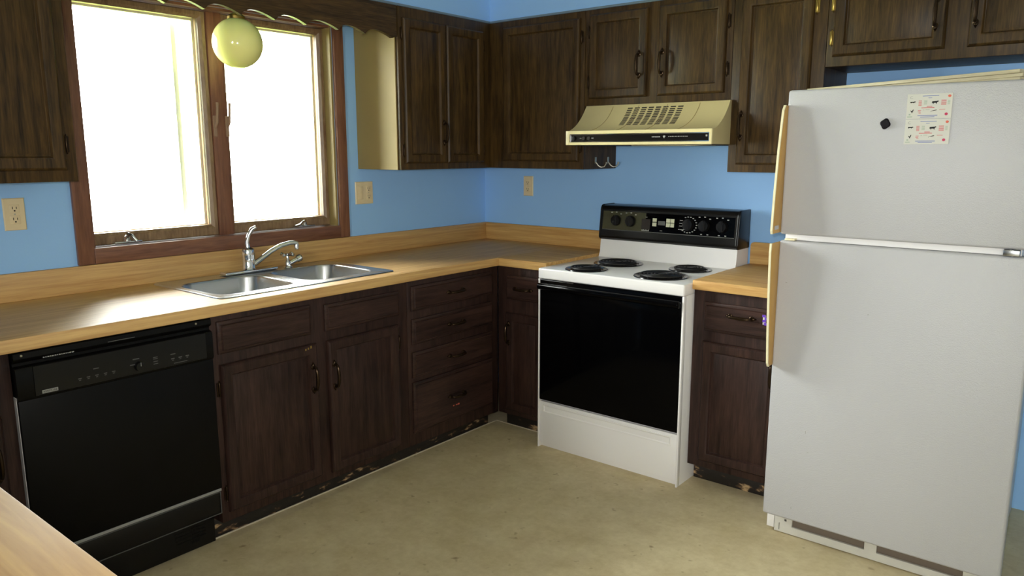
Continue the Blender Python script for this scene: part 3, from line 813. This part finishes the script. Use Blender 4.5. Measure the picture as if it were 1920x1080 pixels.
# ------------------------------------------------------------------ electric range
RX = (0.9365, 1.6965); RF = 0.697
rg = thing('range', (1.3165, -0.36, 0), 'white freestanding electric range with black oven door and coil burners', 'range')
b = B(); b.box(RX[0], RX[1], -0.672, -0.020, 0.0, 0.8485, 0.002)
obj('body', b, 'white', rg)
for x0, x1 in ((RX[0], RX[0]+0.0075), (RX[1]-0.0085, RX[1])):
    b = B(); b.box(x0, x1, -RF, -0.6724, 0.0, 0.8485, 0.0015); obj('side_trim', b, 'white', rg)
# cooktop with four burner openings filled by pans
b = B(); b.box(RX[0]-0.001, RX[1]+0.001, -RF-0.002, -0.135, 0.849, 0.8995, 0.007, 3); ck = obj('cooktop', b, 'white', rg)
for cx, cy, R in ((1.140, -0.592, 0.083), (1.163, -0.340, 0.105), (1.511, -0.553, 0.105), (1.528, -0.298, 0.083)):
    b = B(); z = 0.8995
    b.lathe((cx, cy, z), [(R+0.018, 0.0), (R+0.016, 0.004), (R+0.006, 0.004), (R-0.004, 0.001), (0.03, 0.0006), (0.0, 0.0006)], 'z', 40)
    bn = obj('burner', b, 'pan', rg)
    b = B(); pts = []; turns = 5 if R > 0.1 else 4
    N = turns*20
    for k in range(N+1):
        a = 2*PI*turns*k/N; r = 0.020+(R-0.026)*k/N
        pts.append((cx+r*math.cos(a), cy+r*math.sin(a), z+0.009))
    b.tube(pts, 0.0052, 8)
    for k in range(3):
        a = 2*PI*k/3+0.4
        b.tube([(cx, cy, z+0.0045), (cx+(R-0.004)*math.cos(a), cy+(R-0.004)*math.sin(a), z+0.0045)], 0.0025, 6)
    b.lathe((cx, cy, z+0.004), [(0.016, 0), (0.016, 0.008), (0.0, 0.009)], 'z', 16)
    obj('coil', b, 'coil', bn)
# backguard: white riser and black console
X0, X1 = RX
b = B(); b.prism([(0.172, 0.899), (0.160, 0.925), (0.152, 0.991), (0.02, 0.991), (0.02, 0.85), (0.134, 0.85), (0.134, 0.899)], X0+0.004, X1-0.004, lambda u, v, w: Vector((w, -u, v)), 0.0)
obj('riser', b, 'white', rg)
con = [(0.150, 0.9915), (0.163, 1.000), (0.165, 1.010), (0.149, 1.150), (0.140, 1.166), (0.126, 1.171), (0.030, 1.171), (0.030, 0.9915)]
b = B(); b.prism(con, X0+0.002, X1-0.010, lambda u, v, w: Vector((w, -u, v)), 0.003)
cs = obj('console', b, 'black', rg)
b = B(); b.prism([(u+0.006 if u > 0.1 else u-0.004, v+(0.004 if v > 1.1 else -0.001)) for u, v in con], X1-0.0105, X1+0.003, lambda u, v, w: Vector((w, -u, v)), 0.004)
obj('end_cap', b, 'black', cs)
b = B(); b.prism([(u+0.003 if u > 0.1 else u-0.004, v+(0.003 if v > 1.1 else -0.0005)) for u, v in con], X0-0.002, X0+0.009, lambda u, v, w: Vector((w, -u, v)), 0.004)
obj('end_cap', b, 'black', cs)
def on_console(x, z, out):            # point on the sloping console face
    t = (z-1.010)/(1.150-1.010)
    return Vector((x, -(0.165+(0.149-0.165)*t) - out, z))
nrm = Vector((0, -0.14, -0.016*-1)).normalized(); nrm = Vector((0, -0.9935, 0.1136))
upv = Vector((0, 0.1136, 0.9935))
def cplate(b, x0, x1, z0, z1, out, th=0.0008):
    P = [on_console(x0, z0, out), on_console(x1, z0, out), on_console(x1, z1, out), on_console(x0, z1, out)]
    b.rings([P, [p+Vector((0, -th, 0)) for p in P]], True, True)
b = B(); cplate(b, 0.952, 1.205, 1.047, 1.140, -0.0004); obj('face_strip', b, plain('smoked_olive_metal', srgb(96, 96, 74), 0.22, 0.75), cs, label='smoky metallic left part of the console')
b = B(); cplate(b, 1.206, 1.676, 1.047, 1.140, -0.0004); obj('face_strip', b, 'gloss', cs)
b = B(); cplate(b, 0.952, 1.676, 1.0435, 1.0465, 0.0); obj('bright_line', b, 'dgrey', cs)
def knob(x, z, r, mat='black'):
    b = B(); c = on_console(x, z, 0.0008)
    b.lathe(c, [(r, 0), (r*0.96, 0.010), (r*0.82, 0.016), (0.0, 0.017)], nrm, 26)
    k = obj('knob', b, mat, cs)
    b = B(); q = c+nrm*0.016
    a = Vector((1, 0, 0))*0.0045; u = upv*r*0.9; h = nrm*0.009
    P = [q-a-u, q+a-u, q+a+u, q-a+u]
    b.rings([P, [p+h for p in P]], True, True)
    obj('grip', b, 'black', k)
for x in (1.033, 1.119): knob(x, 1.094, 0.0285)
knob(1.440, 1.094, 0.030); knob(1.523, 1.093, 0.0285); knob(1.613, 1.094, 0.0285)
b = B(); cplate(b, 1.184, 1.232, 1.058, 1.110, 0.0002); obj('rocker_switch', b, 'dark', cs)
b = B()
cplate(b, 1.246, 1.392, 1.075, 1.120, 0.0003)
obj('clock_window', b, 'gloss', cs)
for q in [(1.246, 1.268, 1.099, 1.116), (1.246, 1.268, 1.077, 1.095)] + [(1.322+0.023*i, 1.342+0.023*i, 1.077+0.022*j, 1.096+0.022*j) for i in range(2) for j in range(2)]:
    b = B(); cplate(b, *q, 0.0012, 0.002); obj('clock_button', b, 'lcd', cs, label='pale square clock button')
b = B(); cplate(b, 1.276, 1.316, 1.084, 1.104, 0.0012, 0.0008); obj('clock_display', b, 'dgrey', cs)
b = B()
for k in range(14):
    a = -2.3+k*4.3/13
    x, z = 1.440+0.043*math.cos(a), 1.094+0.038*math.sin(a)
    cplate(b, x-0.004, x+0.004, z-0.0022, z+0.0022, 0.0004, 0.0004)
for cx in (1.523, 1.613, 1.033, 1.119):
    for dx, dz in ((-0.028, 0.040), (0.0, 0.042), (0.027, 0.034), (-0.012, -0.041), (0.020, -0.041)):
        if cx < 1.2 and dz < 0: continue
        cplate(b, cx+dx-0.0045, cx+dx+0.0045, 1.094+dz-0.0022, 1.094+dz+0.0022, 0.0004, 0.0004)
for x0, x1, z in ((1.394, 1.410, 1.112), (1.391, 1.412, 1.098), (1.392, 1.409, 1.085), (1.388, 1.420, 1.068), (1.289, 1.302, 1.055), (1.204, 1.214, 1.118)):
    cplate(b, x0, x1, z, z+0.0025, 0.0004, 0.0004)
obj('dial_marks', b, 'grey', cs, label='small grey dial markings', kind='stuff')
b = B()
for k, (x, w) in enumerate(((1.186, 0.006), (1.194, 0.005), (1.201, 0.006), (1.209, 0.005), (1.216, 0.006), (1.224, 0.004))):
    cplate(b, x, x+w, 1.0495, 1.0555+0.002*(k % 2), 0.0006, 0.0004)
obj('lettering_marks', b, 'grey', cs, label='faint grey lettering', kind='stuff')
# oven door with handle, storage drawer
b = B(); b.box(0.9450, 1.6870, -RF+0.001, -0.6725, 0.247, 0.846, 0.004); od = obj('oven_door', b, 'gloss', rg, label='glossy black glass oven door')
b = B()
b.prism([(0.6965, 0.826), (0.716, 0.832), (0.728, 0.826), (0.731, 0.814), (0.724, 0.803), (0.708, 0.797), (0.6965, 0.797)], 0.950, 1.682, lambda u, v, w: Vector((w, -u, v)), 0.003)
obj('handle', b, 'gloss', od)
b = B(); b.box(1.10, 1.14, -0.700, -0.690, 0.842, 0.8485, 0.002); obj('latch', b, 'dark', od)
b = B(); b.box(0.9455, 1.6865, -0.690, -0.6725, 0.025, 0.238, 0.003)
dq = obj('storage_drawer', b, 'white', rg)
b = B(); b.rings([[Vector((x, -d, z)) for x, z in ((0.966+i, 0.182+i), (1.660-i, 0.182+i), (1.660-i, 0.226-i), (0.966+i, 0.226-i))] for i, d in ((0, 0.6895), (0.001, 0.6935), (0.005, 0.6945), (0.009, 0.6925), (0.010, 0.6915))], False, True)
obj('grip_panel', b, 'white', dq)

# ------------------------------------------------------------------ range hood
hd = thing('range_hood', (1.32, -0.25, 1.476), 'almond coloured range hood with louvre slots above the white range', 'range hood')
HX0, HX1 = 0.9525, 1.6985
def hcurve(n=14):
    P = []
    for k in range(n+1):
        t = k/n
        P.append((0.490-0.160*t, 1.541+0.1255*(0.6*t**1.3+0.4*t**3)))
    return P
hc = hcurve()
poly = [(0.003, 1.477), (0.494, 1.477), (0.494, 1.541)] + hc + [(0.325, 1.6672), (0.003, 1.6672)]
HW = lambda u, v, w: Vector((w, -u, v))
b = B(); b.prism(poly, HX0, HX1, HW); obj('canopy', b, 'hood', hd)
b = B()
b.slab([HX0-0.0005, 0.973, 1.687, HX1+0.0005], [1.476, 1.489, 1.527, 1.5425], lambda x, z: not (0.973 < x < 1.687 and 1.489 < z < 1.527), 0.4942, 0.506, BW, 0.002)
fr = obj('front_frame', b, plain('hood_frame_enamel', srgb(224, 212, 160), 0.3), hd, label='cream frame around the dark control strip')
b = B(); b.slab([0.973, 0.9765, 1.6835, 1.687], [1.489, 1.4925, 1.5235, 1.527], lambda x, z: not (0.9765 < x < 1.6835 and 1.4925 < z < 1.5235), 0.4945, 0.503, BW)
obj('bright_edge', b, 'chrome', fr)
b = B(); b.box(0.9768, 1.6832, -0.4985, -0.4944, 1.4928, 1.5232); cpn = obj('control_strip', b, plain('dark_olive_metal', srgb(34, 30, 26), 0.2, 0.6), hd)
b = B(); b.lathe((0.994, -0.4985, 1.507), [(0.011, 0), (0.010, 0.007), (0.0, 0.008)], '-y', 18); obj('knob', b, 'black', cpn)
for x in (1.052, 1.080):
    b = B(); b.lathe((x, -0.4985, 1.5075), [(0.0085, 0), (0.008, 0.005), (0.0, 0.006)], '-y', 16); obj('push_button', b, 'dark', cpn)
b = B()
for x0, x1, z0, z1 in ((1.028, 1.038, 1.506, 1.5085), (1.094, 1.106, 1.506, 1.510)): b.box(x0, x1, -0.4991, -0.4984, z0, z1)
x = 1.412
while x < 1.450:
    w = random.uniform(0.003, 0.006); b.box(x, x+w, -0.4991, -0.4984, 1.508, 1.5125); x += w+0.0015
b.prism([(1.466, 1.513), (1.473, 1.516), (1.480, 1.513), (1.473, 1.503)], 0.4984, 0.4992, BW)
x = 1.494
while x < 1.580:
    w = random.uniform(0.004, 0.006); b.box(x, x+w, -0.4990, -0.4984, 1.509, 1.5125); x += w+0.003
b.box(1.668, 1.676, -0.4991, -0.4984, 1.509, 1.517)
obj('lettering_marks', b, 'grey', cpn, label='small pale lettering on the strip', kind='stuff')
# louvre slots: eight rows of thin slots on the curved top
def on_hood(t):
    k = t*(len(hc)-1); i = min(int(k), len(hc)-2); f = k-i
    return (hc[i][0]*(1-f)+hc[i+1][0]*f, hc[i][1]*(1-f)+hc[i+1][1]*f)
for g in range(8):
    b = B()
    for s in range(12):
        t0 = 0.40+s*0.046
        (u0, v0), (u1, v1) = on_hood(t0), on_hood(t0+0.024)
        xa = 1.196+g*0.0373
        o = 0.0007
        P = [Vector((xa, -u0-o, v0+o)), Vector((xa+0.026, -u0-o, v0+o)), Vector((xa+0.026, -u1-o, v1+o)), Vector((xa, -u1-o, v1+o))]
        b.rings([P, [p+Vector((0, 0.002, -0.002)) for p in P]], True, True)
    obj('louvre_slots', b, 'dark', hd, kind='stuff')
# pressed seams running down the curve
for xs in (1.110, 1.250, 1.400, 1.560):
    b = B(); pts = []
    for k in range(13):
        u, v = on_hood(0.02+0.95*k/12)
        pts.append((xs-0.03*(k/12-1)**2*1.2, -u-0.0002, v+0.0002))
    b.tube(pts, 0.0012, 6); obj('seam', b, plain('hood_seam', srgb(150, 130, 86), 0.5), hd)
b = B(); b.box(HX0+0.01, HX1-0.01, -0.485, -0.03, 1.4735, 1.4768); obj('filter', b, 'dark', hd)
b = B(); b.box(HX0+0.30, HX0+0.62, -0.40, -0.18, 1.4715, 1.4733, 0.0006, 1); obj('light_lens', b, 'cream', hd)

# hooks on the side of the corner cabinet
for y in (-0.205, -0.085):
    h = thing('hook', (0.931, y, 1.385), 'dull metal hook on the cabinet side under the hood, %s' % ('nearer the viewer' if y < -0.15 else 'nearer the blue wall'), 'hook', 'hooks on the cabinet side')
    b = B(); b.box(0.9305, 0.9335, y-0.008, y+0.008, 1.382, 1.418, 0.0014); obj('plate', b, 'nickel', h)
    b = B(); b.tube([(0.934, y, 1.390), (0.946, y+0.004, 1.374), (0.958, y+0.012, 1.366), (0.970, y+0.022, 1.369), (0.977, y+0.028, 1.383), (0.978, y+0.029, 1.392)], [0.0045, 0.004, 0.0038, 0.0036, 0.0036, 0.005], 10)
    obj('prong', b, 'nickel', h)

# ------------------------------------------------------------------ refrigerator
FX0, FX1, FYF = 2.137, 2.907, 0.867
fg = thing('refrigerator', (2.52, -0.46, 0), 'tall white top-freezer refrigerator with yellowed handles along its left edge', 'refrigerator')
b = B(); b.box(FX0+0.012, FX1-0.044, -0.790, -0.060, 0.012, 1.652, 0.006); obj('body', b, 'fridge', fg)
b = B(); b.box(FX0+0.020, FX1-0.052, -0.806, -0.7905, 0.10, 1.645, 0.002); obj('gasket', b, 'grey', fg)
b = B(); b.box(FX0, FX1, -FYF, -0.8065, 1.157, 1.654, 0.009, 3); fd = obj('freezer_door', b, 'fridge', fg)
b = B(); b.box(FX0, FX1, -FYF, -0.8065, 0.091, 1.135, 0.009, 3); rd = obj('fresh_food_door', b, 'fridge', fg)
b = B(); b.box(FX0+0.014, FX1-0.046, -0.845, -0.8065, 1.1365, 1.1558); obj('mullion_strip', b, 'white', fg)
def fin(parent, zs, ds, name='handle'):
    """upright blade handle: deep at one end, tapering to the door at the other"""
    b = B(); A, C = [], []
    for z, d in zip(zs, ds):
        A.append((FYF-0.012, z)); C.append((FYF+d, z))
    poly = A + C[::-1]
    b.prism(poly, FX0-0.003, FX0+0.003, lambda u, v, w: Vector((w, -u, v)), 0.002)
    h = obj(name, b, 'almond', parent, label='yellowed blade handle')
    b = B()
    for i in range(len(zs)-1):
        b.rings([[Vector((FX0-0.0036, -FYF-ds[j]-0.0052, zs[j])), Vector((FX0+0.0036, -FYF-ds[j]-0.0052, zs[j])), Vector((FX0+0.0036, -FYF-ds[j]+0.0005, zs[j])), Vector((FX0-0.0036, -FYF-ds[j]+0.0005, zs[j]))] for j in (i, i+1)], True, True)
    obj('handle_edge', b, 'cream', h, label='pale front edge of the handle')
    return h
h1 = fin(fd, [1.163, 1.175, 1.30, 1.45, 1.585, 1.603], [0.076, 0.080, 0.072, 0.058, 0.036, 0.022])
h2 = fin(rd, [0.675, 0.69, 0.80, 0.95, 1.10, 1.130], [0.032, 0.042, 0.056, 0.070, 0.080, 0.076])
b = B(); b.box(FX0+0.0031, FX0+0.0040, -FYF-0.064, -FYF-0.024, 1.176, 1.190, 0.0004, 1)
obj('emblem', b, 'chrome', h1, label='small shiny emblem at the handle foot')
b = B(); b.box(FX0+0.02, FX0+0.055, -FYF-0.003, -0.82, 1.1365, 1.1425, 0.001); obj('handle_clip', b, 'cream', rd)
b = B(); b.box(2.815, 2.858, -FYF-0.004, -0.825, 1.1372, 1.1552, 0.002); b.lathe((2.838, -FYF+0.004, 1.1365), [(0.007, 0), (0.007, 0.019), (0, 0.019)], 'z', 12)
obj('middle_hinge', b, 'steel', fg)
# toe grille with two long openings
b = B()
b.slab([FX0+0.028, 2.231, 2.490, 2.531, 2.800, FX1-0.05], [0.004, 0.034, 0.080, 0.090], lambda x, z: not (0.034 < z < 0.080 and (2.231 < x < 2.490 or 2.531 < x < 2.800)), 0.794, 0.806, BW, 0.001)
gl = obj('toe_grille', b, plain('dirty_white', srgb(206, 204, 196), 0.4, noise=0.06, nscale=30), fg)
b = B(); b.box(2.228, 2.803, -0.7936, -0.7915, 0.030, 0.084); obj('grille_cavity', b, 'cavity', gl, label='dark gaps of the grille')
b = B(); b.box(FX0-0.001, FX0+0.0262, -0.806, -0.7915, 0.014, 0.088, 0.001); b.lathe((FX0+0.012, -0.806, 0.04), [(0.004, 0), (0, 0.001)], '-y', 10); obj('corner_bracket', b, 'white', fg)
b = B()
for z in (0.056, 0.075): b.box(2.203, 2.211, -0.8068, -0.8058, z-0.004, z+0.004)
b.box(2.183, 2.185, -0.8068, -0.8058, 0.012, 0.04)
obj('screw', b, 'dgrey', gl)
for x in (FX0+0.07, FX1-0.11):
    for y in (-0.74, -0.12):
        b = B(); b.lathe((x, y, 0.0), [(0.018, 0), (0.018, 0.0118), (0, 0.0118)], 'z', 14); obj('foot', b, 'dark', fg)
# scuff marks on the doors
b = B()
for x, z, w, h in ((2.172, 0.985, 0.006, 0.0015), (2.276, 0.445, 0.0015, 0.012), (2.288, 0.372, 0.006, 0.0015), (2.452, 0.905, 0.003, 0.003), (2.243, 0.142, 0.003, 0.004)):
    b.box(x-w/2, x+w/2, -FYF-0.0003, -FYF+0.0005, z-h/2, z+h/2)
obj('scuff', b, 'grey', rd, kind='stuff')

# black magnet
b = B()
P = []
for k in range(20):
    a = 2*PI*k/20; r = 0.0145*(1+0.10*math.cos(4*a+0.9))
    P.append((r*math.cos(a), r*math.sin(a)*1.12))
c0 = Vector((2.456, -FYF, 1.534))
b.rings([[c0+Vector((x*s, -d, z*s)) for x, z in P] for s, d in ((0.9, 0.0003), (1, 0.002), (1, 0.006), (0.8, 0.009), (0.3, 0.010))], True, True)
obj('magnet', b, plain('black_magnet', srgb(14, 10, 18), 0.6, 0, 0.2), None, 'small round black magnet on the freezer door', 'magnet', loc=tuple(c0))

# two meat-temperature cards
COW = [(-1, .1), (-.9, .45), (-.2, .5), (.5, .55), (.75, .7), (1, .55), (.95, .3), (.6, .1), (.5, -.15), (.45, -.6), (.3, -.6), (.25, -.2), (-.45, -.2), (-.5, -.6), (-.65, -.6), (-.7, -.15), (-.95, -.3)]
PIG = [(-1, .0), (-.8, .35), (.4, .35), (.7, .5), (1, .3), (.9, .0), (.5, -.15), (.4, -.5), (.25, -.5), (.2, -.2), (-.5, -.2), (-.55, -.5), (-.7, -.5), (-.8, -.1)]
HEN = [(-.7, .5), (-.3, .1), (.2, .1), (.4, .7), (.7, .9), (.8, .5), (.6, .0), (.3, -.5), (.15, -.9), (-.05, -.9), (-.1, -.5), (-.6, -.1)]
FISH = [(-1, -.5), (-.7, -.2), (-.2, -.05), (.3, .25), (.8, .4), (1, .2), (.6, -.05), (.1, -.2), (-.3, -.3), (-.7, -.3), (-.85, -.6)]
def card(x0, x1, z0, z1, label):
    c = thing('meat_chart_card', ((x0+x1)/2, -FYF, z0), label, 'card', 'temperature charts on the freezer')
    b = B(); b.box(x0, x1, -FYF-0.0016, -FYF-0.0003, z0, z1, 0.0004, 1); obj('sheet', b, 'paper', c)
    W, H = x1-x0, z1-z0
    f0 = FYF+0.00162; f1 = FYF+0.0020
    def bars(name, mat, L):
        b = B()
        for u0, u1, v, h in L: b.box(x0+u0*W, x0+u1*W, -f1, -f0, z1-(v+h)*H, z1-v*H)
        obj(name, b, mat, c, kind='stuff')
    def shape(name, S, u, v, w, h, mat='black'):
        b = B(); b.prism([(x0+u*W+p*w*W, z1-v*H+q*h*H) for p, q in S], f0, f1, BW); obj(name, b, mat, c)
    bars('title_lines', 'blueprint', [(.34, .70, .08, .025), (.47, .55, .16, .02)])
    bars('footer_lines', 'blueprint', [(.26, .70, .86, .03), (.32, .64, .92, .025)])
    red = []
    for i in range(5): red += [(.26, .33, .27+.045*i, .022), (.76, .87, .27+.045*i, .022)]
    red += [(.45, .57, .50, .025), (.33, .62, .55, .025), (.26, .33, .66, .02), (.26, .32, .71, .02), (.28, .33, .76, .02), (.73, .86, .64, .015)]
    bars('red_text', 'red', red)
    gr = []
    for i in range(4): gr += [(.38, .45, .27+.045*i, .02), (.90, .95, .29+.045*i, .02)]
    gr += [(.37, .40, .64, .02), (.43, .52, .63, .015)]
    bars('green_text', 'greenprint', gr)
    shape('animal', PIG, .13, .33, .065, .075); shape('animal', COW, .63, .36, .075, .10)
    shape('animal', HEN, .125, .69, .045, .085); shape('animal', FISH, .61, .68, .07, .08)
    C = [(math.cos(2*PI*k/14), math.sin(2*PI*k/14)) for k in range(14)]
    shape('dot', C, .93, .12, .035, .05, 'orange'); shape('dot', C, .89, .83, .036, .055, 'crimson')
    ring = [(math.cos(a)*r, math.sin(a)*r) for r, sgn in ((1, 1), (0.75, -1)) for a in [sgn*(1.0+ (4.6*k/10)) if sgn > 0 else (5.6-4.6*k/10) for k in range(11)]]
    shape('crescent', ring, .10, .14, .035, .055, 'grey')
    bars('corner_mark', 'greenprint', [(.06, .10, .80, .05), (.03, .14, .90, .03)])
card(2.514, 2.640, 1.5475, 1.6235, 'white meat temperature card with animal silhouettes, the upper of two')
card(2.514, 2.640, 1.4690, 1.5460, 'white meat temperature card with animal silhouettes, the lower of two')

# layered boards lying on the refrigerator
bs = thing('board_stack', (2.45, -0.50, 1.6545), 'cream layered boards lying flat on top of the refrigerator', 'board')
ang = math.radians(-26)
bs.rotation_euler = (0, 0, ang)
for k, (z0, z1, o) in enumerate(((0.0, 0.013, 0.0), (0.0132, 0.024, 0.004), (0.0242, 0.0355, -0.002))):
    b = B(); b.box(-0.385+o, 0.440+o, -0.106+o, 0.106+o, z0, z1, 0.002)
    o2 = bpy.data.objects.new('board', to_mesh(b, M['board'], Vector(), name='board')); COL.objects.link(o2); o2.parent = bs

# ------------------------------------------------------------------ outlets
def outlet(fn, u, v, kind, label, w=0.070, h=0.115):
    o = thing('outlet', fn(u, v, 0), label, 'outlet')
    n = 2 if kind == 'double' else 1
    W = w if n == 1 else 0.116
    b = B(); b.rings([rect(u-W/2, u+W/2, v-h/2, v+h/2, 0, 0.0004, fn), rect(u-W/2, u+W/2, v-h/2, v+h/2, 0.0, 0.003, fn), rect(u-W/2, u+W/2, v-h/2, v+h/2, 0.003, 0.006, fn)], True, True)
    obj('plate', b, 'ivory', o)
    uu = u if n == 1 else u+0.027
    for s in (-1, 1):
        vv = v+s*0.0195
        b = B(); pbox(b, fn, uu-0.0165, uu+0.0165, vv-0.0145, vv+0.0145, 0.0061, 0.0085, 0.001)
        r = obj('receptacle', b, 'ivory', o)
        b = B()
        pbox(b, fn, uu-0.0075, uu-0.0052, vv-0.001, vv+0.008, 0.0084, 0.0089); pbox(b, fn, uu+0.0052, uu+0.0075, vv-0.001, vv+0.007, 0.0084, 0.0089)
        pbox(b, fn, uu-0.0025, uu+0.0025, vv-0.0095, vv-0.0045, 0.0084, 0.0089)
        obj('slot', b, 'dark', r)
    b = B(); pbox(b, fn, uu-0.0025, uu+0.0025, v-0.0025, v+0.0025, 0.0060, 0.0072, 0.0006); obj('screw', b, 'nickel', o)
    if n == 2:
        us_ = u-0.027
        b = B(); pbox(b, fn, us_-0.0165, us_+0.0165, v-0.033, v+0.033, 0.0061, 0.0075, 0.0005); sw = obj('rocker', b, 'ivory', o)
        b = B(); pbox(b, fn, us_-0.014, us_+0.014, v-0.002, v+0.030, 0.0076, 0.0105, 0.001); obj('toggle', b, 'ivory', sw)
    return o
outlet(LW, -2.570, 1.226, 'single', 'ivory duplex outlet on the blue wall left of the window')
outlet(LW, -0.963, 1.235, 'double', 'ivory double plate with rocker switch and outlet right of the window')
outlet(BW, 0.338, 1.246, 'single', 'small ivory duplex outlet on the blue wall near the corner')
